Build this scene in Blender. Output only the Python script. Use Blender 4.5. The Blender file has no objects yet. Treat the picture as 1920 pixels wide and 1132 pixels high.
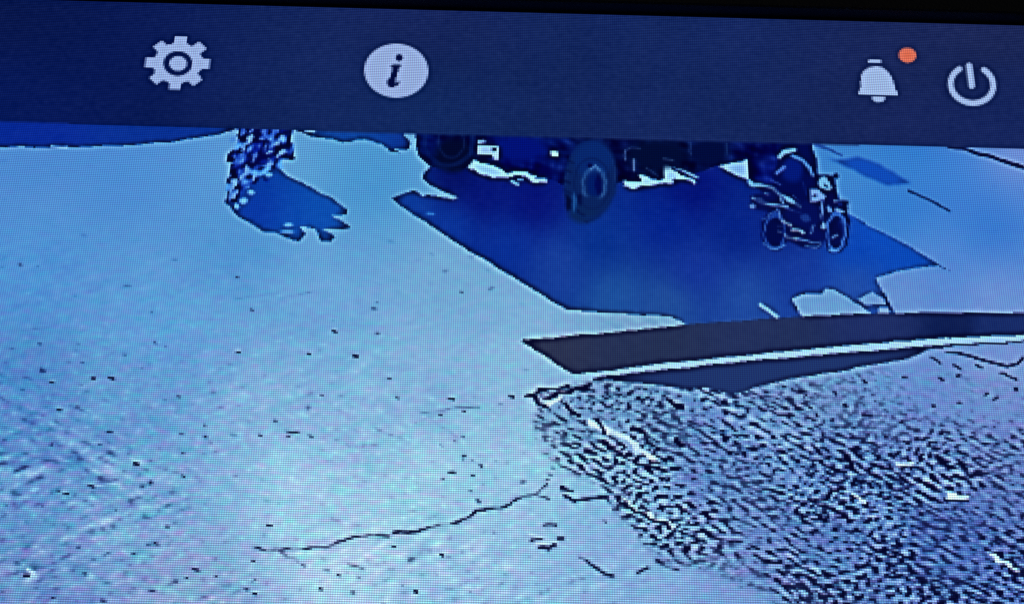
import bpy, bmesh, math
import numpy as np
from mathutils import Matrix, Vector

# ------------------------------------------------------------------ camera
# The place: a 24 inch full-HD surveillance monitor on a desk in a dark room,
# seen close up from slightly below.  Real sizes, metres.
PITCH = 0.2745e-3                 # pitch of the monitor's pixels
FPX = 3400.0                      # focal length in photo pixels (photo 1920 wide)
DIST = PITCH * FPX / 4.18
LOOK = np.array([0.0, 0.0, 1.10])

Uv = np.array([143.0, 6136.0, -FPX]); Uv /= np.linalg.norm(Uv)
Hv = np.array([1.0, -0.0255, 0.0])
Hv[2] = -(Hv[0] * Uv[0] + Hv[1] * Uv[1]) / Uv[2]
Hv /= np.linalg.norm(Hv)
Nv = np.cross(Hv, Uv)
W2C = np.column_stack([Hv, -Nv, Uv])      # world -> camera
C2W = W2C.T
FWD = C2W @ np.array([0, 0, -1.0])
CAM = LOOK - FWD * DIST

scene = bpy.context.scene
cam_data = bpy.data.cameras.new('camera')
cam = bpy.data.objects.new('camera', cam_data)
scene.collection.objects.link(cam)
m4 = Matrix([list(C2W[i]) + [float(CAM[i])] for i in range(3)] + [[0, 0, 0, 1]])
cam.matrix_world = m4
cam_data.sensor_width = 36.0
cam_data.lens = 36.0 * FPX / 1920.0
cam_data.clip_start = 0.005
cam_data.clip_end = 60.0
scene.camera = cam

# ------------------------------------------------------------------ world and exposure
world = bpy.data.worlds.new('World'); scene.world = world
world.use_nodes = True
wn = world.node_tree
bg = wn.nodes['Background']
sky = wn.nodes.new('ShaderNodeTexSky'); sky.sky_type = 'NISHITA'
sky.sun_disc = False
sky.sun_elevation = math.radians(30.0)
sky.sun_rotation = math.radians(200)
wn.links.new(sky.outputs[0], bg.inputs[0])
bg.inputs[1].default_value = 0.006
scene.view_settings.view_transform = 'Standard'
scene.view_settings.look = 'None'
scene.view_settings.exposure = 0.0
scene.view_settings.gamma = 1.0
scene.render.engine = 'CYCLES'
scene.cycles.use_denoising = False
scene.cycles.pixel_filter_type = 'BLACKMAN_HARRIS'
scene.cycles.filter_width = 1.3


def photo_to_plane(px, py):
    v = np.array([(px - 960) / FPX, -(py - 566) / FPX, -1.0])
    d = C2W @ v
    t = -CAM[1] / d[1]
    return CAM + d * t


def plane_to_photo(X, Z):
    """Where points of the display plane (y = 0) fall in the view the picture was traced from."""
    dx = X - CAM[0]; dy = -CAM[1]; dz = Z - CAM[2]
    cx = W2C[0, 0] * dx + W2C[0, 1] * dy + W2C[0, 2] * dz
    cy = W2C[1, 0] * dx + W2C[1, 1] * dy + W2C[1, 2] * dz
    cz = W2C[2, 0] * dx + W2C[2, 1] * dy + W2C[2, 2] * dz
    return 960 + FPX * cx / -cz, 566 - FPX * cy / -cz


COLS, ROWS = 1920, 1080
Z_TOP = float(photo_to_plane(960, 23.5)[2])
X_RIGHT = float(photo_to_plane(1995, 560)[0])
X_LEFT = X_RIGHT - COLS * PITCH
Z_BOT = Z_TOP - ROWS * PITCH

# ------------------------------------------------------------------ materials


def new_mat(name):
    m = bpy.data.materials.new(name); m.use_nodes = True
    return m, m.node_tree, m.node_tree.nodes['Principled BSDF']


def plain(name, col, rough, bump=0.0, scale=400.0, var=0.15):
    m, nt, b = new_mat(name)
    tc = nt.nodes.new('ShaderNodeTexCoord')
    ns = nt.nodes.new('ShaderNodeTexNoise'); ns.inputs['Scale'].default_value = scale
    ns.inputs['Detail'].default_value = 6
    nt.links.new(tc.outputs['Object'], ns.inputs['Vector'])
    rp = nt.nodes.new('ShaderNodeValToRGB')
    rp.color_ramp.elements[0].color = (*[c * (1 - var) for c in col], 1)
    rp.color_ramp.elements[1].color = (*[c * (1 + var) for c in col], 1)
    nt.links.new(ns.outputs[0], rp.inputs[0])
    nt.links.new(rp.outputs[0], b.inputs['Base Color'])
    b.inputs['Roughness'].default_value = rough
    if bump:
        bp = nt.nodes.new('ShaderNodeBump'); bp.inputs['Strength'].default_value = bump
        bp.inputs['Distance'].default_value = 0.0005
        nt.links.new(ns.outputs[0], bp.inputs['Height'])
        nt.links.new(bp.outputs[0], b.inputs['Normal'])
    return m


def display_material():
    """Lit liquid-crystal pixels: each carries its own colour, split into rows and RGB stripes by a dark grid."""
    m, nt, b = new_mat('lit_display_pixels')
    N, L = nt.nodes, nt.links

    def math_(op, a, bb=None, c=None):
        n = N.new('ShaderNodeMath'); n.operation = op
        for i, v in enumerate((a, bb, c)):
            if v is None: continue
            if isinstance(v, (int, float)): n.inputs[i].default_value = v
            else: L.new(v, n.inputs[i])
        return n.outputs[0]
    geo = N.new('ShaderNodeNewGeometry')
    sep = N.new('ShaderNodeSeparateXYZ'); L.new(geo.outputs['Position'], sep.inputs[0])
    u = math_('DIVIDE', math_('SUBTRACT', sep.outputs['X'], X_LEFT), PITCH / (2 * math.pi))
    v = math_('DIVIDE', math_('SUBTRACT', Z_TOP, sep.outputs['Z']), PITCH / (2 * math.pi))
    row = math_('MULTIPLY_ADD', math_('COSINE', v), -ROWAMP, 1.0)
    chans = []
    for k in range(3):
        ph = math_('ADD', u, -2 * math.pi * (k + 0.5) / 3 )
        stripe = math_('MULTIPLY_ADD', math_('COSINE', ph), SUBAMP, 1.0)
        gap = math_('MULTIPLY_ADD', math_('COSINE', u), -COLAMP, 1.0)
        chans.append(math_('MULTIPLY', row, math_('MULTIPLY', stripe, gap)))
    comb = N.new('ShaderNodeCombineColor')
    for k in range(3): L.new(chans[k], comb.inputs[k])
    at = N.new('ShaderNodeAttribute'); at.attribute_name = 'pixel_color'
    mx = N.new('ShaderNodeMix'); mx.data_type = 'RGBA'; mx.blend_type = 'MULTIPLY'
    mx.inputs['Factor'].default_value = 1.0
    L.new(at.outputs['Color'], mx.inputs[6]); L.new(comb.outputs[0], mx.inputs[7])
    b.inputs['Base Color'].default_value = (0.003, 0.003, 0.004, 1)
    b.inputs['Roughness'].default_value = 0.45
    b.inputs['Specular IOR Level'].default_value = 0.15
    L.new(mx.outputs[2], b.inputs['Emission Color'])
    b.inputs['Emission Strength'].default_value = 1.0
    m.cycles.emission_sampling = 'NONE'
    return m


ROWAMP, SUBAMP, COLAMP = 0.40, 0.12, 0.16
M_PIX = display_material()
M_BEZEL = plain('black_bezel_plastic', (0.006, 0.006, 0.008), 0.5, 0.4, 3000)
M_HOUSE = plain('charcoal_plastic', (0.02, 0.02, 0.022), 0.55, 0.4, 1500)
M_DESK = plain('brown_laminate', (0.10, 0.06, 0.035), 0.45, 0.1, 30, 0.4)
M_WALL = plain('painted_wall', (0.35, 0.35, 0.33), 0.9, 0.3, 60, 0.06)
M_FLOOR = plain('concrete_floor', (0.18, 0.17, 0.16), 0.8, 0.3, 12, 0.25)
M_METAL = plain('grey_metal', (0.2, 0.2, 0.21), 0.4, 0.1, 200)

# ------------------------------------------------------------------ mesh helpers


def link(name, mesh, parent=None, loc=None):
    o = bpy.data.objects.new(name, mesh)
    scene.collection.objects.link(o)
    if loc is not None: o.location = loc
    if parent is not None: o.parent = parent
    return o


def tag(o, label=None, cat=None, group=None, kind=None):
    for k, v in (('label', label), ('category', cat), ('group', group), ('kind', kind)):
        if v: o[k] = v
    return o


def box_mesh(name, lo, hi, mat, origin=(0, 0, 0), bevel=0.0):
    bm = bmesh.new()
    bmesh.ops.create_cube(bm, size=1)
    for v in bm.verts:
        for i in range(3):
            v.co[i] = (lo[i] if v.co[i] < 0 else hi[i]) - origin[i]
    if bevel:
        bmesh.ops.bevel(bm, geom=bm.edges[:], offset=bevel, segments=3, affect='EDGES', profile=0.5)
    me = bpy.data.meshes.new(name); bm.to_mesh(me); bm.free()
    me.materials.append(mat)
    return me

# ------------------------------------------------------------------ the room and the desk
DESK_Z = Z_BOT - 0.11
tag(link('floor', box_mesh('floor', (-3, -3, -0.05), (3, 1.2, 0), M_FLOOR)), kind='structure')
tag(link('wall', box_mesh('wall', (-3, 0.62, 0), (3, 0.72, 2.6), M_WALL)), kind='structure')
desk = link('desk', None, loc=(X_LEFT + 0.25, 0.05, 0))
do = (X_LEFT + 0.25, 0.05, 0)
link('tabletop', box_mesh('tabletop', (do[0] - 0.7, -0.32, DESK_Z - 0.03), (do[0] + 0.7, 0.45, DESK_Z), M_DESK, do, 0.003), desk)
for sx in (-0.66, 0.62):
    for sy in (-0.28, 0.37):
        link('leg', box_mesh('leg', (do[0] + sx, sy, 0), (do[0] + sx + 0.04, sy + 0.04, DESK_Z - 0.03), M_METAL, do, 0.002), desk)
tag(desk, 'brown laminate desk carrying the monitor', 'desk')

# ------------------------------------------------------------------ the monitor itself
mo = ((X_LEFT + X_RIGHT) / 2, 0.06, DESK_Z)
monitor = link('monitor', None, loc=mo)
tag(monitor, 'black monitor with a thin matte bezel around its lit screen', 'monitor')
B = 0.014; g = 0.0004
for (lo, hi) in (((X_LEFT - B, -0.0022, Z_TOP + g), (X_RIGHT + B, 0.012, Z_TOP + B)),
                 ((X_LEFT - B, -0.0022, Z_BOT - B - 0.006), (X_RIGHT + B, 0.012, Z_BOT - g)),
                 ((X_LEFT - B, -0.0021, Z_BOT - g), (X_LEFT - g, 0.012, Z_TOP + g)),
                 ((X_RIGHT + g, -0.0021, Z_BOT - g), (X_RIGHT + B, 0.012, Z_TOP + g))):
    link('bezel', box_mesh('bezel', lo, hi, M_BEZEL, mo, 0.0006), monitor)
link('screen_panel', box_mesh('screen_panel', (X_LEFT - g, 0.0004, Z_BOT - g), (X_RIGHT + g, 0.010, Z_TOP + g), M_BEZEL, mo), monitor)
link('housing', box_mesh('housing', (X_LEFT + 0.01, 0.0121, Z_BOT + 0.01), (X_RIGHT - 0.01, 0.045, Z_TOP - 0.01), M_HOUSE, mo, 0.008), monitor)
link('stand_neck', box_mesh('stand_neck', (mo[0] - 0.03, 0.046, DESK_Z + 0.012), (mo[0] + 0.03, 0.066, Z_BOT + 0.12), M_HOUSE, mo, 0.004), monitor)
link('stand_base', box_mesh('stand_base', (mo[0] - 0.12, -0.05, DESK_Z + 0.0005), (mo[0] + 0.12, 0.13, DESK_Z + 0.012), M_HOUSE, mo, 0.004), monitor)

# ------------------------------------------------------------------ the picture on the screen
# Every lit pixel is a little square of the display; here the picture is drawn, sharpened the way a
# security recorder does it, and cut into one mesh for every thing that the picture shows.
rng = np.random.RandomState(7)


def blur_fft(a, sx, sy, ang=0.0):
    H, W = a.shape
    fy = np.fft.fftfreq(H)[:, None]; fx = np.fft.rfftfreq(W)[None, :]
    c, s = math.cos(ang), math.sin(ang)
    fu = fx * c + fy * s; fv = -fx * s + fy * c
    k = np.exp(-2 * (math.pi ** 2) * ((fu * sx) ** 2 + (fv * sy) ** 2))
    return np.fft.irfft2(np.fft.rfft2(a) * k, s=a.shape)


def blur_edge(a, s):
    p = int(s * 4) + 2
    return blur_fft(np.pad(a, p, mode='edge'), s, s)[p:-p, p:-p]


def noise(shape, sx, sy, ang=0.0):
    n = blur_fft(rng.randn(*shape), sx, sy, ang)
    return n / (n.std() + 1e-9)


def idw(X, Y, pts, power=3.0, soft=60.0):
    num = 0; den = 0
    for p in pts:
        d2 = (X - p[0]) ** 2 + (Y - p[1]) ** 2 + soft ** 2
        w = d2 ** (-power / 2)
        val = np.array(p[2:], float)
        num = num + w[..., None] * val; den = den + w
    return num / den[..., None]


GROUND = [  # x, y, sRGB of the lit yard as the screen shows it
    (20, 330, 84, 136, 210), (250, 330, 76, 136, 212), (450, 470, 74, 142, 214), (700, 350, 66, 142, 208),
    (60, 520, 84, 145, 218), (300, 600, 88, 150, 220), (600, 560, 100, 158, 220), (850, 520, 104, 158, 214),
    (50, 700, 82, 132, 205), (250, 760, 100, 150, 214), (500, 760, 124, 172, 224), (800, 700, 122, 168, 222),
    (40, 900, 92, 138, 208), (250, 950, 112, 158, 216), (550, 920, 154, 200, 238), (800, 900, 154, 204, 236),
    (970, 760, 134, 182, 226), (1000, 880, 150, 200, 236), (60, 1090, 104, 140, 205), (350, 1100, 128, 160, 214),
    (650, 1050, 166, 204, 240), (900, 1050, 144, 186, 232), (1150, 1020, 128, 172, 226), (1200, 1110, 128, 168, 224),
    (1200, 600, 110, 156, 208), (1400, 1115, 112, 148, 216), (1130, 800, 118, 170, 224), (1350, 850, 100, 150, 220),
    (1560, 300, 56, 130, 205), (1700, 300, 46, 122, 205), (1680, 400, 42, 118, 205), (1850, 430, 40, 112, 204),
    (1800, 330, 58, 126, 210), (1900, 285, 122, 146, 214), (1700, 560, 104, 140, 214), (1850, 550, 116, 146, 218),
    (1780, 500, 76, 132, 212), (1560, 570, 100, 155, 216), (1500, 720, 106, 146, 210), (1700, 740, 100, 140, 216),
    (1880, 700, 116, 146, 216), (1880, 850, 96, 130, 208), (1600, 900, 84, 128, 210), (1750, 1050, 72, 114, 202),
    (1900, 1110, 72, 106, 198), (1500, 1100, 92, 134, 208),
    (-900, 700, 70, 110, 180), (-900, 1500, 80, 115, 180), (400, 1700, 120, 150, 205), (1500, 1700, 90, 125, 195),
]
def greyer(p):
    x, y, r, g_, b = p
    k = 0.0 if (x > 1500 and y < 520) else .55 if y < 420 else 1.0
    e = max(0, 1 - x / 420) * (1 if y < 800 else .5)
    return (x, y, r + 7 * k - 12 * e, g_ + 7 * k - 4 * e, b - 4 * k)


GROUND = [greyer(p) for p in GROUND]
SHADOW = [
    (50, 250, 2, 36, 150), (300, 250, 4, 44, 150), (480, 400, 2, 42, 158), (600, 400, 6, 66, 172), (550, 430, 4, 58, 168),
    (650, 255, 6, 62, 160), (780, 380, 6, 54, 158), (850, 420, 4, 40, 150), (950, 460, 2, 34, 145), (900, 370, 0, 14, 118), (850, 340, 0, 10, 100),
    (1000, 380, 0, 12, 118), (1050, 500, 6, 50, 150), (1120, 450, 2, 36, 138), (1150, 560, 14, 70, 156), (1250, 570, 16, 66, 150),
    (1250, 420, 0, 24, 138), (1300, 360, 0, 14, 122), (1300, 500, 4, 40, 150), (1380, 430, 0, 22, 128), (1400, 560, 14, 62, 155),
    (1500, 500, 4, 44, 150), (1600, 470, 4, 56, 178), (1650, 430, 6, 64, 188), (1700, 480, 4, 60, 180), (1600, 530, 16, 64, 160),
    (1480, 420, 0, 14, 112),
]
SHADOW = [(x, y, r + (16 if y > 480 else 4), g_ + (12 if y > 380 else 4), b + (4 if y > 380 else -2)) for (x, y, r, g_, b) in SHADOW]
ROUGH = [
    (1050, 760, .95), (1200, 760, .95), (1350, 790, .8), (1200, 850, .9), (1110, 850, .75), (1020, 850, .15), (1060, 900, .3),
    (1450, 850, .85), (1480, 770, .5), (1600, 800, .35), (1750, 740, .1), (1880, 760, .1), (1900, 850, .4), (1600, 860, .85), (1750, 900, 1.0),
    (1900, 950, .65), (1300, 950, .9), (1200, 920, .7), (1500, 1000, .95), (1700, 1000, 1.0), (1880, 1080, .7), (1250, 1010, .7),
    (1300, 1110, .05), (1450, 1070, .7), (1600, 1110, .7), (1130, 1000, 0), (1000, 1000, 0), (900, 800, 0), (1450, 730, .3),
    (1700, 690, .05), (1560, 740, .12), (1650, 790, .2), (1360, 1120, .05), (1180, 1100, 0), (960, 900, 0), (1420, 1125, .2), (1840, 990, .8)]

TOOLBAR_BOTTOM = [(0, 228.5), (480, 242.5), (960, 257), (1440, 268.5), (1920, 279), (2100, 283)]
_z = float(photo_to_plane(0, 228.5)[2])           # left of the frame the edge keeps to its row of pixels
for _x in (-.05, -.1, -.2, -.35, -.6):
    _p = plane_to_photo(float(photo_to_plane(0, 228.5)[0]) + _x, _z)
    TOOLBAR_BOTTOM.insert(0, (float(_p[0]), float(_p[1])))
LEDGE_TOP = [(976, 638), (1070, 629), (1185, 619), (1281, 609), (1358, 603), (1440, 597), (1508, 593), (1630, 587), (1752, 585), (1920, 587), (2100, 590)]
LEDGE_BOT = [(2100, 622), (1920, 628), (1752, 634), (1617, 645), (1508, 655), (1440, 662), (1331, 672), (1225, 683), (1150, 693), (1112, 699), (1076, 702)]
STRIP_BOT = [(2100, 633), (1920, 639), (1806, 643), (1752, 647), (1617, 658), (1508, 666), (1440, 673), (1331, 683), (1225, 695), (1150, 703), (1112, 708)]

SHRUB = [(450, 236), (548, 238), (546, 262), (552, 272), (547, 298), (531, 300), (525, 318), (490, 326), (478, 345), (466, 352), (452, 362),
         (445, 378), (424, 378), (421, 350), (430, 330), (436, 302), (424, 298), (426, 290), (440, 280), (445, 262)]
SHRUB_SHADOW = [(423, 379), (453, 352), (468, 326), (490, 317), (523, 317), (546, 333), (587, 352), (602, 362), (623, 370), (634, 380), (650, 393), (649, 403),
                (620, 403), (638, 411), (658, 427), (640, 430), (604, 429), (618, 437), (628, 446), (619, 452), (602, 452), (591, 428), (562, 424),
                (574, 438), (561, 453), (543, 447), (512, 435), (495, 435), (468, 419), (442, 401)]
BIG_SHADOW = [(779, 246), (781, 280), (787, 294), (807, 312), (794, 324), (794, 337), (807, 347), (834, 361), (858, 371), (851, 375),
              (828, 369), (801, 364), (791, 369), (779, 357), (759, 362), (735, 372), (759, 392), (801, 418), (840, 445), (880, 470), (920, 493),
              (960, 518), (1000, 542), (1030, 562), (1065, 580), (1110, 584), (1165, 588), (1258, 592), (1284, 607), (1290, 640), (1700, 620), (1678, 586), (1671, 573),
              (1661, 553), (1648, 534), (1643, 520), (1678, 510), (1720, 502), (1760, 498), (1784, 511), (1746, 487), (1694, 455), (1629, 423), (1588, 399), (1576, 380),
              (1566, 345), (1532, 330), (1530, 297), (1516, 250)]
VEHICLE = [(779, 246), (781, 280), (787, 294), (807, 312), (826, 318), (860, 322), (874, 316), (890, 299), (900, 300), (938, 317), (952, 323), (985, 320),
           (1009, 329), (1024, 333), (1058, 346), (1060, 372), (1075, 405), (1100, 418), (1125, 405), (1145, 380), (1156, 345), (1168, 340), (1205, 340), (1196, 325), (1220, 332), (1246, 336),
           (1245, 308), (1275, 318), (1300, 326), (1347, 312), (1376, 303), (1390, 302), (1403, 297), (1404, 336), (1440, 348), (1480, 372), (1512, 380), (1530, 350), (1532, 330),
           (1530, 297), (1516, 250)]
BIKE = [(1404, 338), (1440, 348), (1503, 384), (1520, 352), (1536, 340), (1562, 345), (1568, 370), (1588, 378), (1590, 410), (1590, 450), (1578, 472),
        (1556, 470), (1545, 450), (1535, 466), (1505, 464), (1475, 450), (1462, 468), (1438, 466), (1430, 445), (1428, 415), (1440, 396), (1408, 388), (1404, 366), (1430, 360)]

INK = (2, 5, 62)
PALE = (122, 184, 238)
# (id, kind, geometry, colour, extra) drawn in order
OPS = []


def P(i, pts, c, soft=0): OPS.append((i, 'poly', pts, c, soft))
def S(i, pts, w, c, a=1.0): OPS.append((i, 'stroke', pts, c, (w, a)))
def E(i, cx, cy, rx, ry, c, soft=1.0, tilt=0.0): OPS.append((i, 'ell', (cx, cy, rx, ry, tilt), c, soft))
def R(i, cx, cy, rx, ry, w, c, a=1.0): OPS.append((i, 'ring', (cx, cy, rx, ry, w), c, a))


G = ('ground',)
TOP = [(x, y) for x, y in TOOLBAR_BOTTOM]
# shade on the yard
P(G, [(x, y - 30) for x, y in TOOLBAR_BOTTOM if x <= 0] + [(460, 210), (452, 241), (400, 254), (330, 265), (240, 273), (100, 277)] + [(x, y + 47) for x, y in TOOLBAR_BOTTOM[::-1] if x <= 0], 'SHADOW')
S(G, [(98, 274.5), (126, 275.5)], 3.5, (110, 170, 225))
P(G, [(552, 230), (552, 245), (585, 257), (621, 261), (641, 267), (658, 267), (672, 261), (684, 260), (700, 266), (715, 270), (733, 284), (749, 287),
      (740, 279), (767, 281), (770, 269), (758, 253), (757, 230)], 'SHADOW')
S(G, [(572, 246), (590, 248)], 3.5, (100, 165, 225))
S(G, [(692, 265), (702, 267)], 3.5, (70, 140, 220))
P(G, SHRUB_SHADOW, 'SHADOW')
for (x, y, rx, ry) in ((504, 328, 7, 4), (471, 360, 7, 4), (458, 376, 7, 6), (444, 386, 5, 6), (541, 421, 9, 3.5), (538, 434, 14, 3)):
    E(G, x, y, rx, ry, (70, 150, 225), 2)
P(G, BIG_SHADOW, 'SHADOW')
S(G, [(802, 400), (813, 401)], 5, (20, 95, 195))
P(G, [(1485, 560), (1505, 552), (1540, 550), (1550, 540), (1567, 544), (1603, 567), (1634, 587), (1634, 600), (1508, 600), (1495, 576)], 'GROUND')
P(G, [(1609, 560), (1635, 547), (1658, 560), (1661, 570), (1622, 570)], 'GROUND')
P(G, [(1648, 576), (1666, 576), (1670, 600), (1646, 600)], 'GROUND')
S(G, [(1426, 571), (1440, 580), (1457, 593)], 6, (110, 175, 235))
P(G, [(874, 316), (890, 299), (900, 300), (938, 317), (952, 324), (975, 321), (985, 321), (1009, 329), (1002, 334), (1024, 334), (1024, 342),
      (997, 341), (982, 329), (935, 331), (926, 334), (901, 322), (876, 317)], (128, 188, 236))
S(G, [(959, 340), (971, 346)], 4.5, (90, 170, 230)); S(G, [(972, 337), (980, 338)], 3, (60, 130, 210))
P(G, [(1168, 341), (1205, 341), (1196, 326), (1207, 325), (1220, 333), (1240, 338), (1246, 336), (1245, 308), (1252, 308), (1265, 320), (1280, 330),
      (1304, 340), (1300, 343), (1262, 334), (1262, 345), (1205, 350), (1168, 349)], (128, 185, 236))
S(G, [(1252, 309), (1280, 320), (1308, 333)], 3.5, (100, 165, 230))
P(G, [(1347, 313), (1375, 304), (1390, 303), (1403, 298), (1403, 336), (1395, 334)], (118, 172, 232))
# shade of poles and wires on the far ground
P(G, [(1550, 295), (1570, 300), (1609, 293), (1645, 306), (1678, 323), (1709, 344), (1661, 348), (1639, 338), (1590, 315)], (14, 74, 184), 3)
S(G, [(1530, 273), (1552, 279), (1577, 291)], 5, (30, 84, 190), .9)
S(G, [(1704, 357), (1740, 374), (1781, 395)], 5, (12, 62, 165), .9)
# cracks and ruts of the yard
CR = (14, 22, 92)
RUT = (30, 70, 160)
for pts, w, a in (([(470, 1026), (500, 1030), (528, 1032), (541, 1027), (570, 1028), (613, 1026), (633, 1013), (660, 1008), (686, 1002), (705, 1001), (729, 1005)], 4, .6),
                  ([(736, 999), (750, 994), (765, 997), (794, 993), (815, 986), (837, 981), (858, 978), (878, 970), (893, 958), (910, 953), (935, 950), (954, 945), (960, 936), (985, 929), (1010, 922), (1027, 909)], 4.5, .75),
                  ([(1052, 914), (1074, 918)], 5, .8), ([(1008, 928), (1030, 934)], 3.5, .5), ([(1058, 931), (1077, 938)], 6, 1), ([(1077, 938), (1095, 934), (1120, 929), (1136, 930)], 5, .95),
                  ([(1136, 930), (1150, 950), (1172, 975), (1210, 997), (1235, 998)], 5, .8), ([(997, 1012), (1008, 1010), (1018, 1008)], 6, .95), ([(1010, 1024), (1028, 1029), (1040, 1022)], 6, 1.0),
                  ([(1020, 986), (1042, 984)], 5, .4), ([(1046, 1010), (1056, 1009)], 5, .6),
                  ([(1085, 1042), (1105, 1053), (1125, 1068), (1150, 1083)], 4.5, .9), ([(1230, 1047), (1250, 1060), (1272, 1068)], 5, .95), ([(1310, 1060), (1336, 1063)], 7, 1),
                  ([(1355, 1078), (1390, 1090), (1440, 1112), (1470, 1130)], 5, .85), ([(1195, 1070), (1216, 1064)], 5, .6),
                  ([(525, 1035), (545, 1045), (575, 1060)], 3.5, .4), ([(652, 1056), (683, 1068)], 4, .5)):
    S(G, pts, w + 5, RUT, .22 * a); S(G, pts, w * .95, CR, a * .66)
for pts, w in (([(990, 999), (1030, 1008)], 5), ([(1005, 1017), (1045, 1016)], 5), ([(676, 1052), (688, 1060)], 7), ([(50, 1066), (64, 1073)], 7), ([(176, 909), (215, 908)], 3)):
    S(G, pts, w * .75, (180, 212, 244), .75)
# faint ruts
for pts, w, a in (([(0, 745), (60, 770), (130, 800)], 6, .25), ([(0, 800), (70, 812)], 6, .2), ([(130, 760), (170, 775)], 5, .3), ([(40, 620), (95, 612)], 5, .2),
                  ([(60, 855), (130, 870)], 5, .3), ([(0, 970), (40, 950)], 5, .22), ([(180, 860), (235, 835)], 5, .2), ([(790, 775), (850, 765), (900, 762)], 4, .35),
                  ([(520, 560), (590, 545)], 4, .25), ([(440, 560), (520, 548)], 4, .2), ([(800, 780), (860, 820)], 5, .2), ([(700, 800), (770, 830)], 5, .18)):
    S(G, pts, w, RUT, a * .8)

# stones
RB_AT = len(OPS)
ST = ('stones',)
for (x, y, w) in ((97, 715, 7), (208, 709, 8), (175, 709, 6), (110, 767, 6), (145, 762, 4), (336, 743, 5), (446, 660, 6), (471, 580, 5), (444, 520, 4), (38, 496, 5), (343, 892, 4),
                  (343, 848, 3), (255, 868, 7), (125, 925, 6), (110, 920, 5), (172, 910, 7), (314, 986, 5), (405, 1078, 5), (51, 1078, 8), (506, 983, 6), (218, 953, 4), (290, 1017, 4),
                  (579, 663, 6), (667, 667, 7), (628, 621, 6), (708, 623, 5), (603, 740, 5), (846, 747, 8), (960, 742, 6), (745, 745, 5), (1027, 897, 5), (865, 546, 4), (828, 1040, 6),
                  (780, 1108, 6), (740, 1022, 5), (478, 1085, 5), (477, 1112, 6), (488, 815, 5), (540, 816, 5), (730, 707, 4), (1135, 977, 4), (825, 777, 5), (870, 770, 5), (634, 1077, 5), (602, 1103, 5),
                  (350, 1081, 4), (100, 1118, 5), (5, 1108, 5), (152, 720, 3), (384, 796, 4), (475, 1050, 5), (1140, 648, 5), (568, 62, 0)):
    if w:
        if w >= 6: S(G, [(x - w * .6, y - 4.5), (x + w * .9, y - 4)], 2.5, (170, 200, 240), .25)  # pale highlight painted just above the larger stones
        S(ST, [(x - w * .6, y), (x + w * .6, y + 1.2)], w * .58, (24, 34, 100), .42 if w < 6 else .7)
for (x, y, l, a) in ((1503, 733, 6, 0), (1509, 742, 5, -.6), (1566, 738, 6, .9), (1585, 760, 7, .3), (1625, 777, 18, .3), (1471, 726, 6, 0), (1439, 735, 5, .3), (1452, 765, 8, .5), (1518, 764, 5, .5),
                     (1531, 778, 6, .8), (1622, 716, 5, .2), (1695, 707, 5, 0), (1765, 710, 8, .6), (1755, 675, 22, .65), (1795, 688, 16, .6), (1836, 686, 12, .5), (1797, 704, 5, -.3), (1849, 738, 6, -.6),
                     (1866, 747, 10, -.5), (1880, 700, 8, 0), (1895, 706, 24, .4), (1904, 729, 7, 0), (1770, 808, 8, .2), (1765, 812, 8, .2), (1820, 820, 5, 0), (1845, 832, 8, .2), (1870, 832, 8, .2),
                     (1602, 801, 5, -.5), (1624, 812, 8, 0), (1628, 830, 10, 0), (1660, 818, 8, .6), (1700, 829, 14, .4), (1610, 845, 5, 0), (1690, 790, 4, 0), (1750, 760, 4, 0), (1800, 755, 4, 0)):
    S(ST, [(x - l * .5 * math.cos(a), y - l * .5 * math.sin(a)), (x + l * .5 * math.cos(a), y + l * .5 * math.sin(a))], 4.4, (14, 20, 80), .62)

# rough ground
RB = ('rough_patch',)
P(RB, [(985, 738), (1045, 730), (1108, 714), (1160, 712), (1209, 714), (1260, 722), (1310, 718), (1373, 731), (1440, 722), (1520, 712), (1640, 694), (1740, 682), (1930, 720), (2100, 740),
       (2100, 1400), (1700, 1300), (1440, 1122), (1390, 1098), (1335, 1072), (1230, 1055), (1222, 1030), (1172, 978), (1150, 950), (1130, 915), (1060, 880), (1015, 850), (1000, 800), (1008, 765)], 'ROUGH', 4.5)
OPS.insert(RB_AT, OPS.pop())
for pts, w in (([(1170, 931), (1200, 958), (1247, 972), (1262, 988)], 4), ([(1048, 745), (1020, 762)], 5), ([(1128, 800), (1165, 815), (1228, 858)], 10), ([(1105, 790), (1122, 800)], 9),
               ([(1600, 924), (1622, 941)], 5), ([(1682, 868), (1710, 869)], 5), ([(1778, 929), (1814, 929)], 6), ([(1854, 1038), (1880, 1052), (1905, 1070)], 5)):
    S(RB, pts, w, (178, 214, 246), .9)
for pts, w in (([(985, 738), (1012, 734), (1066, 727)], 5), ([(998, 742), (1010, 757), (1022, 762)], 7), ([(1022, 748), (1060, 736), (1108, 722)], 5), ([(1158, 936), (1185, 955), (1247, 980), (1255, 990)], 5),
               ([(1590, 853), (1598, 872)], 11), ([(1778, 936), (1815, 937)], 6), ([(1133, 828), (1150, 840), (1180, 862)], 5), ([(1518, 938), (1545, 935), (1570, 920)], 7), ([(1268, 823), (1275, 835)], 10),
               ([(1183, 803), (1212, 812)], 8), ([(1118, 785), (1133, 808)], 7), ([(1060, 755), (1085, 780)], 6), ([(1250, 750), (1280, 765)], 6), ([(1190, 866), (1235, 878)], 5)):
    S(RB, pts, w, (2, 6, 46), .95)

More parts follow.
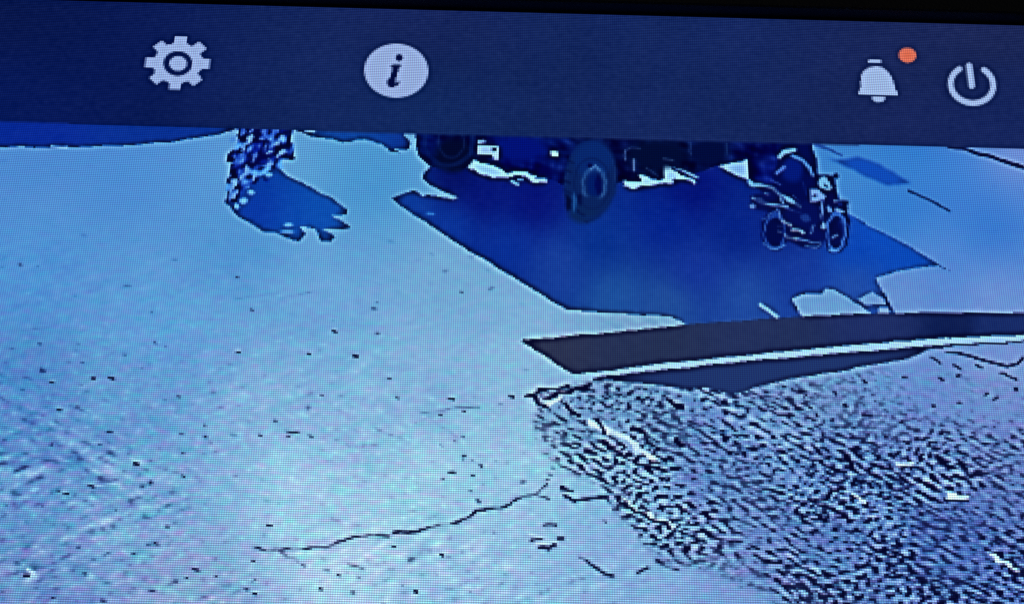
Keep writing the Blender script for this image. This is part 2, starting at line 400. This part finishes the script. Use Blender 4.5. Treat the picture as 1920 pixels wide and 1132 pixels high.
# dark slab edge crossing the picture
LG = ('wall_ledge', 'wall_face'); LT = ('wall_ledge', 'coping_strip'); LS = ('ground',)
P(LS, STRIP_BOT + [(1112, 712), (1160, 714), (1209, 719), (1289, 729), (1326, 727), (1373, 738), (1400, 732), (1440, 720), (1481, 710), (1535, 702), (1573, 697), (1617, 687), (1685, 676), (1722, 664), (1738, 655), (1806, 646)], (30, 52, 108))  # shadow below the pale strip, painted dark onto the ground
P(LG, LEDGE_TOP + LEDGE_BOT, 'LEDGE')
P(LT, LEDGE_BOT[:-1] + [(1104, 708)] + STRIP_BOT[::-1], (126, 172, 230))
S(G, [(1774, 660), (1800, 662), (1823, 668), (1861, 679), (1890, 686), (1908, 682), (1918, 670)], 5, (12, 22, 92), .85)
S(('far_kerb',), [(1776, 274), (1810, 280), (1850, 292), (1890, 304), (1930, 318), (2100, 372)], 6.5, (12, 26, 105))

# shrub
SB = ('shrub', 'foliage')
P(SB, SHRUB, 'LEAF')
SL = ('shrub', 'pale_leaf')
for (x, y, rx, ry, t) in ((456, 250, 5, 8, .4), (470, 248, 4, 6, .5), (502, 249, 16, 12, 0), (528, 258, 5, 6, 0), (468, 263, 5, 6, -.3), (457, 275, 5, 6, .5), (452, 293, 6, 10, .3), (474, 292, 4, 9, 0),
                          (497, 275, 3, 8, .2), (507, 284, 6, 3, 0), (516, 269, 5, 4, 0), (528, 287, 5, 7, .6), (501, 306, 8, 6, -.5), (487, 312, 5, 4, 0), (461, 322, 6, 12, .6), (478, 328, 4, 7, .1),
                          (438, 275, 4, 4, 0), (431, 352, 5, 14, .2), (441, 344, 6, 10, .5), (436, 365, 8, 8, .2), (441, 301, 5, 4, 0), (437, 262, 4, 6, 0)):
    c_ = ((70, 132, 214), (30, 84, 200), (84, 150, 220))[int(x + y) % 3]
    E(SL, x, y, rx * .75, ry * .7, c_, 2.5, t); E(SL, x + rx * .9, y - ry * .6, rx * .4, ry * .5, c_, 2.5, -t); E(SL, x - rx * .8, y + ry * .8, rx * .4, ry * .35, c_, 2.5, t)
E(SB, 503, 249, 4, 5, (4, 16, 130), 1)
E(SB, 432, 297, 8, 4, (2, 6, 70), 1); E(SB, 497, 341, 4, 4, (0, 30, 160), 1)

# vehicle
VB = ('vehicle', 'body')
P(VB, VEHICLE, 'VEH')
E(VB, 850, 292, 34, 30, (0, 6, 44), 14)
S(VB, [(884, 255), (882, 290)], 6, (0, 26, 96), .7)
R(VB, 842, 262, 46, 48, 8, (4, 30, 100), .55); R(VB, 846, 266, 24, 30, 5, (4, 28, 92), .5)  # left tyre's faintly lit side, painted as dim rings
E(VB, 975, 280, 50, 22, (0, 16, 118), 12); E(VB, 1230, 290, 60, 26, (0, 10, 52), 14); E(VB, 1330, 285, 36, 22, (0, 10, 60), 12)
for pts, w, c in (([(1171, 284), (1173, 300)], 4, (22, 56, 140)), ([(1172, 282), (1183, 276), (1200, 278)], 3.5, (16, 42, 110)), ([(1188, 299), (1189, 318)], 5, (34, 74, 160)), ([(1245, 298), (1262, 301)], 3.5, (20, 44, 104)),
                  ([(1293, 268), (1295, 290)], 4, (10, 40, 110)), ([(1362, 270), (1362, 292)], 5, (8, 34, 96)), ([(1212, 314), (1235, 330)], 4, (14, 36, 96))):
    S(VB, pts, w, c, .8)
VP = ('vehicle', 'number_plate')
P(VP, [(896, 262), (908, 262), (911, 268), (896, 269)], (90, 140, 215))
P(VP, [(896, 273), (933, 273), (936, 280), (934, 301), (925, 300), (923, 291), (896, 288)], (124, 168, 228))
E(VP, 927, 280, 5, 3.5, (4, 20, 100), 1)
P(('vehicle', 'lamp'), [(1034, 283), (1046, 283), (1046, 293), (1034, 293)], (150, 200, 240))
WT = ('vehicle', 'wheel', 'tyre'); WR = ('vehicle', 'wheel', 'rim')
E(WT, 1107, 338, 50, 74, (8, 34, 94), 8, .12)
E(WT, 1112, 300, 36, 34, (6, 38, 108), 12, 0)
E(WT, 1092, 398, 26, 20, (8, 36, 90), 12, 0)
R(WT, 1107, 338, 47, 71, 5, (4, 40, 118), .3)
for k_ in range(7):
    a_ = math.radians(112 + k_ * 17)
    xx, yy = 1105 + 43 * math.cos(a_), 340 + 66 * math.sin(a_)
    S(WT, [(xx - 6, yy - 3), (xx + 7, yy + 3)], 4, (0, 10, 58), .55)
R(WT, 1110, 344, 33, 47, 4, (2, 18, 74), .5)
E(WT, 1065, 380, 5, 15, (0, 10, 56), 3); E(WT, 1087, 374, 5, 12, (0, 12, 70), 3); E(WT, 1076, 380, 4, 18, (6, 58, 134), 3)
E(WT, 1106, 311, 6, 4, (0, 6, 84), 2)
R(WR, 1114, 345, 21, 29, 8, (20, 66, 140), .75)
E(WR, 1110, 378, 18, 12, (8, 34, 92), 10)
S(WR, [(1106, 318), (1115, 309), (1122, 320)], 4, (40, 96, 176), .8)
E(WR, 1115, 346, 14, 21, (0, 26, 100), 4); E(WR, 1122, 347, 6, 19, (0, 6, 82), 3)
W2 = ('person',)
P(W2, [(1462, 262), (1515, 262), (1530, 297), (1535, 338), (1524, 350), (1519, 376), (1504, 386), (1482, 372), (1460, 356), (1450, 336), (1456, 300)], (0, 8, 78), 2)
E(W2, 1486, 318, 20, 24, (2, 24, 120), 10); S(W2, [(1505, 340), (1512, 365)], 4, (4, 30, 120), .6)
for pts, w, c in (([(1461, 294), (1468, 286), (1490, 281)], 6.5, (110, 180, 238)), ([(1485, 291), (1505, 302), (1520, 315), (1523, 330)], 5, (54, 124, 216)), ([(1470, 313), (1457, 325)], 6, (50, 96, 205))):
    S(W2, pts, w, c)  # painted highlights where light catches the shoulder

# motorcycle
MB_ = ('motorcycle', 'frame')
P(MB_, BIKE, 'BIKE', 2)
MW = ('motorcycle', 'wheel')

E(MW, 1453, 434, 25, 35, (0, 8, 84), 5); R(MW, 1453, 434, 19, 31, 5, (22, 74, 178), .75); E(MW, 1452, 434, 13, 22, (0, 8, 72), 3)
S(MW, [(1434, 458), (1444, 466), (1458, 466), (1470, 458)], 5, (44, 110, 205), .9)
MW2 = ('motorcycle', 'wheel', 'second')
E(MW2, 1568, 432, 24, 42, (2, 14, 92), 4); R(MW2, 1568, 434, 17, 35, 6, (34, 98, 208), .85); E(MW2, 1565, 432, 9, 20, (2, 8, 70), 3)
S(MW2, [(1558, 467), (1572, 468)], 5, (70, 150, 225)); S(MW2, [(1562, 446), (1568, 440)], 5, (60, 120, 210), .8)
MS = ('motorcycle', 'seat')
S(MS, [(1403, 338), (1417, 345), (1437, 350), (1455, 360), (1477, 375), (1503, 388)], 6, (96, 170, 232))  # bright highlight painted along the seat
S(MS, [(1444, 336), (1462, 348)], 3.5, (30, 70, 180), .7); S(MS, [(1485, 367), (1498, 378)], 3.5, (40, 80, 180), .7)
MR = ('motorcycle', 'luggage_rack')
S(MR, [(1410, 370), (1424, 374), (1441, 383.5), (1455, 387.5), (1474, 387.5)], 6, (92, 156, 226)); S(MR, [(1458, 363), (1468, 380)], 5, (86, 150, 225)); S(MR, [(1433, 361), (1442, 363)], 4, (60, 110, 200))
S(MR, [(1474, 391), (1500, 398)], 4, (40, 84, 180), .8)
E(('motorcycle', 'tail_light'), 1413, 384, 5, 5, (64, 114, 196), 2)
S(MB_, [(1430, 412), (1443, 401), (1457, 395)], 4, (36, 84, 180), .8)
S(MB_, [(1458, 394), (1463, 408)], 5, (50, 100, 190)); S(MB_, [(1469, 413), (1483, 422)], 6, (150, 200, 240)); S(MB_, [(1487, 429), (1508, 438)], 5, (130, 190, 238))
S(MB_, [(1455, 424), (1468, 423)], 4, (70, 130, 215)); S(MB_, [(1459, 434), (1466, 436)], 4.5, (80, 140, 220)); E(MB_, 1508, 408, 10, 9, (14, 44, 130), 4); S(MB_, [(1518, 436), (1526, 424)], 5, (40, 90, 180), .8)
MX = ('motorcycle', 'exhaust_pipe')
S(MX, [(1471, 440), (1480, 444), (1496, 448)], 5.5, (150, 205, 242)); S(MX, [(1496, 448), (1521, 453), (1534, 453)], 4, (60, 120, 210)); S(MX, [(1512, 461), (1530, 463), (1536, 456)], 4.5, (70, 140, 220), .9)
P(('motorcycle', 'fuel_tank'), [(1518, 353), (1530, 355), (1547, 365), (1547, 376), (1518, 375)], (96, 146, 222))
E(('motorcycle', 'fuel_tank'), 1527, 366, 4, 3, (4, 14, 90), 1)
MF = ('motorcycle', 'fork')
S(MF, [(1543, 374), (1541, 412)], 5.5, (66, 124, 212), .9); E(MF, 1544, 423, 4.5, 5, (100, 160, 225), 1.5); E(MF, 1555, 392, 4.5, 6, (70, 130, 215), 2); S(MF, [(1575, 398), (1582, 430), (1580, 455)], 5, (34, 104, 215), .7)
MH = ('motorcycle', 'headlight')
P(MB_, [(1534, 331), (1560, 331), (1567, 345), (1570, 372), (1556, 386), (1546, 362), (1531, 350)], (2, 8, 78), 1)
E(MH, 1547, 346, 13, 10, (88, 158, 216), 1.5, .5); E(MH, 1551, 349, 4, 3, (10, 50, 120), 1)
E(('motorcycle', 'mirror'), 1566, 331, 5, 4.5, (4, 22, 112), 1.5)
MI = ('motorcycle', 'turn_signal')
S(MI, [(1564, 377), (1582, 375)], 6, (84, 140, 220)); S(MI, [(1568, 392), (1582, 396)], 6, (96, 156, 226)); E(MI, 1575, 384, 5, 3, (6, 30, 120), 1)

# toolbar above the picture
TB = ('toolbar',)
P(TB, [(TOOLBAR_BOTTOM[0][0], -2500), (2100, -2500)] + TOOLBAR_BOTTOM[::-1], 'BAR')
ICON = (146, 170, 218)
gc = np.array((333.5, 119.0))
GI = ('gear_icon', 'gear_ring')


def skew(dx, dy):       # icon axes as the tilted screen shows them
    return (gc[0] + dx * 1.0 - dy * 0.13, gc[1] + dy + dx * 0.03)


gear = []
for k in range(8):
    a0 = math.radians(45 * k - 90)
    for da, r in ((-13.5, .80), (-10.5, 1.02), (10.5, 1.02), (13.5, .80)):
        a = a0 + math.radians(da)
        gear.append(skew(60.0 * r * math.cos(a), 49.5 * r * math.sin(a)))
    for da in (19, 26):
        a = a0 + math.radians(da)
        gear.append(skew(60 * .76 * math.cos(a), 49.5 * .76 * math.sin(a)))
P(GI, gear, ICON)
E(TB, 333.5, 119.5, 27, 23, 'BAR', 1)
E(('gear_icon', 'gear_hub'), 334, 119.5, 16.5, 14, ICON, 1)
E(('information_icon', 'disc'), 743, 133, 60, 50.5, ICON, 1.2, .03)
IL = ('information_icon', 'letter_i')
DK = (4, 20, 74)
E(IL, 748.5, 108.5, 6.8, 6.5, DK, 1)
P(IL, [(731, 122.5), (750.5, 121.5), (751, 126), (748, 128), (742, 150), (740, 156), (747, 154), (748, 152.5), (751, 155), (744, 161), (735, 165), (728, 162), (726, 157), (727, 150), (731, 147), (736, 131), (735, 126)], DK)
BI = ('bell_icon', 'bell_body')
IC2 = (154, 180, 224)
P(('bell_icon', 'bell_handle'), [(1628.5, 112), (1652, 113), (1652.5, 119), (1627.5, 118.5)], IC2)
P(BI, [(1610, 178), (1610, 171), (1613, 168), (1614, 158), (1614, 142), (1620, 133), (1630, 126.5), (1643, 124), (1654, 127), (1664, 134), (1671, 143), (1676, 156), (1679, 169), (1683, 173), (1683, 179.5), (1646, 179)], IC2)
P(('bell_icon', 'clapper'), [(1635, 181), (1660, 182), (1659, 188), (1655, 192), (1644, 192), (1638, 189), (1635, 185)], IC2)
E(('notification_dot',), 1701.5, 104, 16.5, 14, (214, 104, 78), 1, .1)
PR = ('power_icon', 'ring')
ring = []
for a in np.linspace(-56, 234, 60): ring.append((1822.5 + 40 * math.cos(math.radians(a)) + .1 * (0), 159 + 34.5 * math.sin(math.radians(a)) + 2 * math.cos(math.radians(a))))
S(PR, ring, 11, IC2)
S(('power_icon', 'bar'), [(1817, 124), (1822, 161)], 12, IC2)


def inside(X, Y, poly):
    res = np.zeros(X.shape, bool); n = len(poly)
    j = n - 1
    for i in range(n):
        xi, yi = poly[i]; xj, yj = poly[j]
        if yi != yj:
            cond = ((yi > Y) != (yj > Y)) & (X < (xj - xi) * (Y - yi) / (yj - yi) + xi)
            res ^= cond
        j = i
    return res


UI = ('toolbar', 'gear_icon', 'information_icon', 'bell_icon', 'notification_dot', 'power_icon')
IDS = {}
def id_of(k):
    if k not in IDS: IDS[k] = len(IDS)
    return IDS[k]


def draw(X, Y, s):
    """Colour (sRGB 0..1) and thing number of the picture at points X, Y; s = samples per display pixel."""
    shape = X.shape
    Xc = np.clip(X, -1000, 2100); Yc = np.clip(Y, -50, 1800)
    q = 4 if min(shape) > 120 else 1            # smooth fields on a coarser lattice, then linear interpolation

    def field(pts, **kw):
        if q == 1: return idw(Xc, Yc, pts, **kw)
        f = idw(Xc[::q, ::q], Yc[::q, ::q], pts, **kw)
        r = np.minimum(np.arange(shape[0]) / q, f.shape[0] - 1.001); c = np.minimum(np.arange(shape[1]) / q, f.shape[1] - 1.001)
        r0 = r.astype(int); c0 = c.astype(int); fr = (r - r0)[:, None, None]; fc = (c - c0)[None, :, None]
        return (f[r0][:, c0] * (1 - fr) * (1 - fc) + f[r0 + 1][:, c0] * fr * (1 - fc) + f[r0][:, c0 + 1] * (1 - fr) * fc + f[r0 + 1][:, c0 + 1] * fr * fc)
    ground = field(GROUND, soft=70.0)
    shadow = field(SHADOW, soft=30.0)
    rough = np.clip(field(ROUGH, soft=30.0)[..., 0], 0, 1)
    k = s
    # relief of the bare yard: low contrast, stronger towards the lower left
    r1 = noise(shape, 2.4 * k, .8 * k, math.radians(26)); r2 = noise(shape, 2.4 * k, .8 * k, math.radians(-22)); blend = np.clip(noise(shape, 22 * k, 16 * k) * .6 + .5, 0, 1)
    patchy = np.clip(noise(shape, 16 * k, 9 * k) * .5 + .7, .15, 1.7)
    side = 1 + 1.5 * np.clip((620 - Xc) / 500, 0, 1) * np.clip((Yc - 600) / 200, 0, 1)
    tex = (r1 * blend + r2 * (1 - blend)) * .44 * patchy * side + noise(shape, .9 * k, .6 * k) * .5 + noise(shape, 8 * k, 2.5 * k, .3) * .16
    spk = noise(shape, 1.5 * k, .75 * k, .2); tex = tex - np.clip(spk - 2.0, 0, .9) * np.clip(noise(shape, 14 * k, 10 * k) + .6, 0, 1.6) * 5.0
    amt = np.clip((Yc - 330) / 500, 0.12, 1.0) * np.clip(1.15 - Xc / 3000, .4, 1.1)
    chroma = noise(shape, 1.7 * k, .4 * k)[..., None] * np.array([9, -6, 2.0]) + noise(shape, .8 * k, .5 * k)[..., None] * np.array([-3, 6, 3.])
    lowc = noise(shape, 14 * k, 8 * k)[..., None] * np.array([1.5, 1.5, 0.5])
    calm = 1.0 if s >= 1 else .35
    tex = tex * calm; chroma = chroma * calm
    gtex = ground + (tex * amt * 8.5)[..., None] * np.array([1.1, 1.0, .55]) + chroma * (amt * .75)[..., None] + lowc
    # rough ground: short slanting lumps
    def band(a, b, c, d, ang):
        r = rng.randn(*shape); o = blur_fft(r, a * k, b * k, ang); o = o / o.std() - .6 * (lambda q: q / q.std())(blur_fft(r, c * k, d * k, ang)); return o / o.std()
    n1 = band(1.55, .56, 3.0, 1.7, math.radians(27)); n2 = band(1.0, .5, 2.4, 1.7, math.radians(2)); n4 = band(1.0, .55, 2.4, 1.7, math.radians(-35)); n3 = noise(shape, 8 * k, 4 * k, math.radians(30))
    wv = np.clip(noise(shape, 7 * k, 5 * k) * .5 + .45, 0, 1)
    nn = n1 * (1 - wv * .55) + n2 * .6 + n4 * wv * .8 + n3 * .3 - np.clip((Yc - 860) / 150, 0, 1) * np.clip((Xc - 1350) / 200, 0, 1) * .25
    nn = nn / nn.std()
    lum = np.where(nn < -.1, -.12 + (nn + .1) * .74, (nn + .1) * .30 - .06)
    lum = np.clip(lum, -1.0, .75)
    rg = (gtex + chroma * .25) * (1 - .20 * rough[..., None] * np.array([1.2, 1, .5]))
    lum = lum * (.75 + .35 * np.clip(noise(shape, 11 * k, 7 * k) + .5, -.6, 1.5))
    neg = np.clip(-lum, 0, 1)[..., None] * rough[..., None]; posi = np.clip(lum, 0, 1)[..., None] * rough[..., None]
    rc = rg * (1 - neg) + np.array([2, 6, 50.]) * neg
    rc = rc * (1 - posi * .9) + np.array([165, 208, 246.]) * posi * .9
    bar = np.zeros(shape + (3,)) + np.array([19, 36, 90.])
    bar += (idw(Xc, Yc * 3, [(0, 60, -4, -7, -14), (0, 600, -5, -4, -2), (800, 100, 2, 0, 0), (800, 700, -3, 4, 6), (1200, 400, 0, 2, 4), (1880, 150, 8, 2, -6), (1880, 600, 1, 0, 2)], soft=200) if q == 1 else
            field([(0, 20, -13, -15, -16), (0, 200, -14, -12, 0), (800, 40, 2, 0, 0), (800, 230, -3, 4, 6), (1200, 130, 0, 2, 4), (1880, 60, 8, 2, -6), (1880, 200, 1, 0, 2)], soft=80))
    nz = noise(shape, .8 * k, .6 * k)[..., None] * 1.1 + noise(shape, 12 * k, 8 * k)[..., None] * np.array([.8, .7, 1.4])
    bar = bar + nz
    led = field([(1000, 650, 42, 50, 80), (1200, 650, 37, 49, 86), (1450, 630, 34, 48, 92), (1650, 610, 30, 46, 102), (1850, 605, 22, 42, 102), (1800, 610, 12, 28, 80), (1920, 610, 22, 42, 102)], soft=14) + nz
    leafn = noise(shape, 1.0 * k, 1.4 * k, .4) * .75 + noise(shape, 2.2 * k, 3 * k, .3) * .6
    leaf = np.array([2, 24, 150.]) + np.clip(leafn, -1, 0)[..., None] * np.array([2, 22, 70.]) + np.clip(leafn - .1, 0, 1.5)[..., None] * np.array([40, 84, 60.])
    veh = field([(800, 270, 0, 16, 96), (850, 300, 0, 8, 52), (950, 280, 0, 16, 110), (1000, 320, 0, 8, 96), (1050, 270, 0, 14, 90), (1100, 270, 0, 4, 50), (1160, 290, 0, 4, 60), (1230, 300, 0, 10, 52),
                 (1340, 290, 0, 12, 66), (1420, 290, 0, 4, 72), (1430, 330, 0, 8, 96), (1520, 290, 0, 12, 110), (1440, 350, 0, 10, 100)], soft=20)
    named = {'SHADOW': shadow + nz * 1.2, 'GROUND': gtex, 'ROUGH': rc, 'BAR': bar, 'LEDGE': led, 'LEAF': leaf, 'VEH': veh + nz + (noise(shape, 2.4 * k, 1.0 * k, .3) * 2.2 + noise(shape, 1.0 * k, 2.0 * k) * 1.6)[..., None] * np.array([1.2, 3.2, 6.0]),
             'BIKE': np.zeros(shape + (3,)) + np.array([2, 12, 86.])}
    jit = noise(shape, 2.0 * k, 1.6 * k)
    wx = noise(shape, 1.6 * k, 1.1 * k); wy = noise(shape, 1.8 * k, .9 * k)
    img = gtex.copy()
    ids = np.zeros(shape, np.int32) + id_of(G)
    px = abs(X[0, 1] - X[0, 0])
    for (i, kind, geo, col, ex) in OPS:
        if kind == 'poly' or kind == 'stroke':
            a = np.array(geo, float); mg = 14
            x0, y0 = a.min(0) - mg; x1, y1 = a.max(0) + mg
        else:
            mg = 1.6 * max(geo[2], geo[3]) + 20
            x0, x1, y0, y1 = geo[0] - mg, geo[0] + mg, geo[1] - mg, geo[1] + mg
        m = (X >= x0) & (X <= x1) & (Y >= y0) & (Y <= y1)
        if not m.any(): continue
        rr = np.where(m.any(1))[0]; cc = np.where(m.any(0))[0]
        sl = (slice(rr[0], rr[-1] + 1), slice(cc[0], cc[-1] + 1))
        x = X[sl]; y = Y[sl]
        wob = 0 if i[0] in UI else 1.6 if col is CR or (i == G and col in ((128, 188, 236), (128, 185, 236))) else 2.0 if i[0] in ('shrub', 'rough_patch') else 1.4 if i[0] == 'motorcycle' else .6
        x = x + wx[sl] * wob; y = y + wy[sl] * wob
        if kind == 'poly':
            cov = inside(x, y, geo).astype(float)
            if ex: cov = blur_edge(cov, ex * s / 4.2)
        elif kind == 'stroke':
            w, al = ex; d = np.full(x.shape, 1e9)
            for (ax, ay), (bx, by) in zip(geo[:-1], geo[1:]):
                vx, vy = bx - ax, by - ay; L2 = vx * vx + vy * vy + 1e-9
                t = np.clip(((x - ax) * vx + (y - ay) * vy) / L2, 0, 1)
                d = np.minimum(d, np.hypot(x - ax - t * vx, y - ay - t * vy))
            cov = np.clip((w / 2 - d) / 1.8 + .5, 0, 1) * al
            if i[0] == 'motorcycle': cov = np.clip((w * .42 - d) / 1.8 + .5, 0, 1) * al * np.clip(jit[sl] * .4 + .8, .25, 1)
            if col is CR or col == RUT: cov = cov * np.clip(jit[sl] * .35 + .8, .4, 1)
        elif kind == 'ell':
            cx, cy, rx, ry, t = geo
            dx, dy = x - cx, y - cy
            u = dx * math.cos(t) + dy * math.sin(t); v = -dx * math.sin(t) + dy * math.cos(t)
            r = np.sqrt((u / rx) ** 2 + (v / ry) ** 2)
            cov = np.clip((1 - r) * min(rx, ry) / max(ex, .5) + .5, 0, 1)
        else:
            cx, cy, rx, ry, w = geo
            r = np.sqrt(((x - cx) / rx) ** 2 + ((y - cy) / ry) ** 2)
            cov = np.clip((w / 2 - abs(r - 1) * (rx + ry) / 2) / 2 + .5, 0, 1) * ex
        c = named[col][sl] if isinstance(col, str) else np.array(col, float)
        img[sl] = img[sl] * (1 - cov[..., None]) + c * cov[..., None]
        ids[sl] = np.where(cov > .45, id_of(i), ids[sl])
    return img / 255.0, ids


def lcd_points(c0, c1, r0, r1, nc, nr):
    c = c0 + (np.arange(nc) + .5) * (c1 - c0) / nc; r = r0 + (np.arange(nr) + .5) * (r1 - r0) / nr
    Cc, Rr = np.meshgrid(c, r)
    return plane_to_photo(X_LEFT + Cc * PITCH, Z_TOP - Rr * PITCH)


STEP = 4
fc0 = int(((photo_to_plane(-260, 560)[0]) - X_LEFT) / PITCH) // STEP * STEP
fr1 = int((Z_TOP - photo_to_plane(960, 1330)[2]) / PITCH) // STEP * STEP
SS = 2
X, Y = lcd_points(fc0, COLS, 0, fr1, (COLS - fc0) * SS, fr1 * SS)
fine, fid = draw(X, Y, SS)
H, W = fr1, COLS - fc0
# lens colour fringing painted into the picture: red shifted a touch down
cam_y = (Y > np.interp(X, [p[0] for p in TOOLBAR_BOTTOM], [p[1] for p in TOOLBAR_BOTTOM]) + 8)
red = np.roll(fine[..., 0], 1, axis=0)
fine[..., 0] = np.where(cam_y, .5 * red + .5 * fine[..., 0], fine[..., 0])
fine = fine.reshape(H, SS, W, SS, 3).mean((1, 3))
fid = fid[::SS, ::SS]
Yf = Y[::SS, ::SS]; Xf = X[::SS, ::SS]
tb = IDS[TB]
ui = np.isin(fid, [v for kk, v in IDS.items() if kk[0] in ('toolbar', 'gear_icon', 'information_icon', 'bell_icon', 'notification_dot', 'power_icon')])
# recorder sharpening inside the camera picture
lumv = fine @ np.array([.3, .5, .2])
vid = lumv.copy()
bar_y = np.interp(Xf, [p[0] for p in TOOLBAR_BOTTOM], [p[1] for p in TOOLBAR_BOTTOM])
# replace the toolbar by the nearest picture row so that its edge rings no more than on the real screen
wl = 1.0 - ui
def mblur(a, w, s):
    return blur_edge(a * w, s) / np.maximum(blur_edge(w, s), 1e-3)
hp = (lumv - mblur(lumv, wl, 1.8)) * wl
hp2 = (lumv - mblur(lumv, wl, 1.0)) * wl
dk = np.clip((-hp - .025) * 8.5, 0, .95)[..., None]
fine = fine * (1 - dk) + np.array([.004, .010, .15]) * dk
br = np.clip(hp * .75 + hp2 * .8 - .02, 0, .2)
bike = np.isin(fid, [v for kk, v in IDS.items() if kk[0] in ('motorcycle', 'person')])
br = br * np.where(bike, .65, 1.0)
fine = fine + (br * 1.2)[..., None] * np.array([.95, 1.0, .7])
# very slight halo of the icons
hpu = (lumv - blur_edge(lumv, 1.3)) * ui
fine = fine + np.clip(hpu, -.07, .05)[..., None] * np.array([.7, .7, .9]) * (Yf < bar_y)[..., None]
fine = np.clip(fine, 0.0, 1.0)


def lin(c):
    return np.where(c <= .04045, c / 12.92, ((c + .055) / 1.055) ** 2.4)


fine_lin = lin(fine)
# the far rest of the screen, outside what the photograph shows, in coarser squares
def coarse(c0, c1, r0, r1):
    nc, nr = (c1 - c0) // STEP, (r1 - r0) // STEP
    X, Y = lcd_points(c0, c1, r0, r1, nc, nr)
    img, ids = draw(X, Y, 1 / STEP)
    return lin(np.clip(img, 0, 1)), ids


blocks = [(fine_lin, fid, fc0, 0, 1)]
im, ii = coarse(0, fc0, 0, ROWS); blocks.append((im, ii, 0, 0, STEP))
im, ii = coarse(fc0, COLS, fr1, ROWS); blocks.append((im, ii, fc0, fr1, STEP))

INFO = {
    'toolbar': dict(label='dark navy toolbar strip across the top of the screen', category='toolbar'),
    'gear_icon': dict(label='pale settings gear icon at the left of the toolbar', category='icon'),
    'information_icon': dict(label='round pale icon with an italic letter i', category='icon'),
    'bell_icon': dict(label='pale bell icon below the small orange dot', category='icon'),
    'notification_dot': dict(label='small orange dot between the bell and the power icon', category='dot'),
    'power_icon': dict(label='pale power icon, an open ring with a bar, far right of the toolbar', category='icon'),
    'ground': dict(kind='structure'),
    'stones': dict(kind='stuff', label='small dark stones scattered over the sunlit bare yard', category='stones'),
    'rough_patch': dict(kind='stuff', label='rough rubbly ground with black and pale lumps, lower right', category='rubble'),
    'wall_ledge': dict(label='dark curved wall top with a pale strip along its lower edge', category='wall'),
    'far_kerb': dict(label='thin dark kerb line in the upper right corner of the camera picture', category='kerb'),
    'shrub': dict(label='speckled blue shrub casting a ragged shadow to its right', category='shrub'),
    'vehicle': dict(label='large dark vehicle with big lugged wheels, cut off by the toolbar', category='vehicle'),
    'person': dict(label='person in dark clothes bent over the seat of the motorcycle, head hidden by the toolbar', category='person'),
    'motorcycle': dict(label='motorcycle parked in the shade at the rear of the large vehicle', category='motorcycle'),
}
GLOSS = {'second': 'wheel'}


def cells_mesh(name, idx, origin):
    vs = []; fs = []; cols = []; base = 0
    for (img, ids, c0, r0, st) in blocks:
        rr, cc = np.where(ids == idx)
        if not len(rr): continue
        Wv = ids.shape[1] + 1
        corner = np.stack([(rr + 1) * Wv + cc, (rr + 1) * Wv + cc + 1, rr * Wv + cc + 1, rr * Wv + cc], 1)
        uq, inv = np.unique(corner, return_inverse=True)
        vr, vc = uq // Wv, uq % Wv
        v = np.stack([X_LEFT + (c0 + vc * st) * PITCH - origin[0], np.zeros(len(uq)) - origin[1], Z_TOP - (r0 + vr * st) * PITCH - origin[2]], 1)
        vs.append(v); fs.append(inv.reshape(-1, 4) + base); base += len(uq)
        cols.append(img[rr, cc])
    if not vs: return None
    v = np.concatenate(vs); f = np.concatenate(fs).astype(np.int32); c = np.concatenate(cols)
    me = bpy.data.meshes.new(name)
    me.vertices.add(len(v)); me.vertices.foreach_set('co', v.astype(np.float32).ravel())
    me.loops.add(f.size); me.loops.foreach_set('vertex_index', f.ravel())
    me.polygons.add(len(f)); me.polygons.foreach_set('loop_start', np.arange(0, f.size, 4, dtype=np.int32))
    me.update(calc_edges=True)
    at = me.attributes.new('pixel_color', 'FLOAT_COLOR', 'CORNER')
    rgba = np.concatenate([c, np.ones((len(c), 1))], 1).repeat(4, axis=0).astype(np.float32)
    at.data.foreach_set('color', rgba.ravel())
    me.materials.append(M_PIX)
    return me


def extent(idxs):
    xs = []; zs = []
    for (img, ids, c0, r0, st) in blocks:
        rr, cc = np.where(np.isin(ids, idxs))
        if len(rr):
            xs += [X_LEFT + (c0 + cc.min() * st) * PITCH, X_LEFT + (c0 + (cc.max() + 1) * st) * PITCH]
            zs += [Z_TOP - (r0 + rr.min() * st) * PITCH, Z_TOP - (r0 + (rr.max() + 1) * st) * PITCH]
    return ((min(xs) + max(xs)) / 2, 0.0, min(zs))


things = {}
for key in IDS: things.setdefault(key[0], []).append(key)
for tname, keys in things.items():
    org = extent([IDS[k] for k in keys])
    if keys == [(tname,)]:
        me = cells_mesh(tname, IDS[keys[0]], org)
        root = link(tname, me, loc=org)
    else:
        root = link(tname, None, loc=org)
        parts = {}
        for key in sorted(keys, key=len):
            me = cells_mesh(GLOSS.get(key[-1], key[-1]), IDS[key], org)
            if me is None: continue
            if len(key) == 3 and key[-1] not in GLOSS:
                if key[1] not in parts:
                    parts[key[1]] = link(key[1], None, root)
                link(key[2], me, parts[key[1]])
            else:
                parts[key[1]] = link(GLOSS.get(key[-1], key[-1]), me, root)
    for k2, v2 in INFO[tname].items(): root[k2] = v2
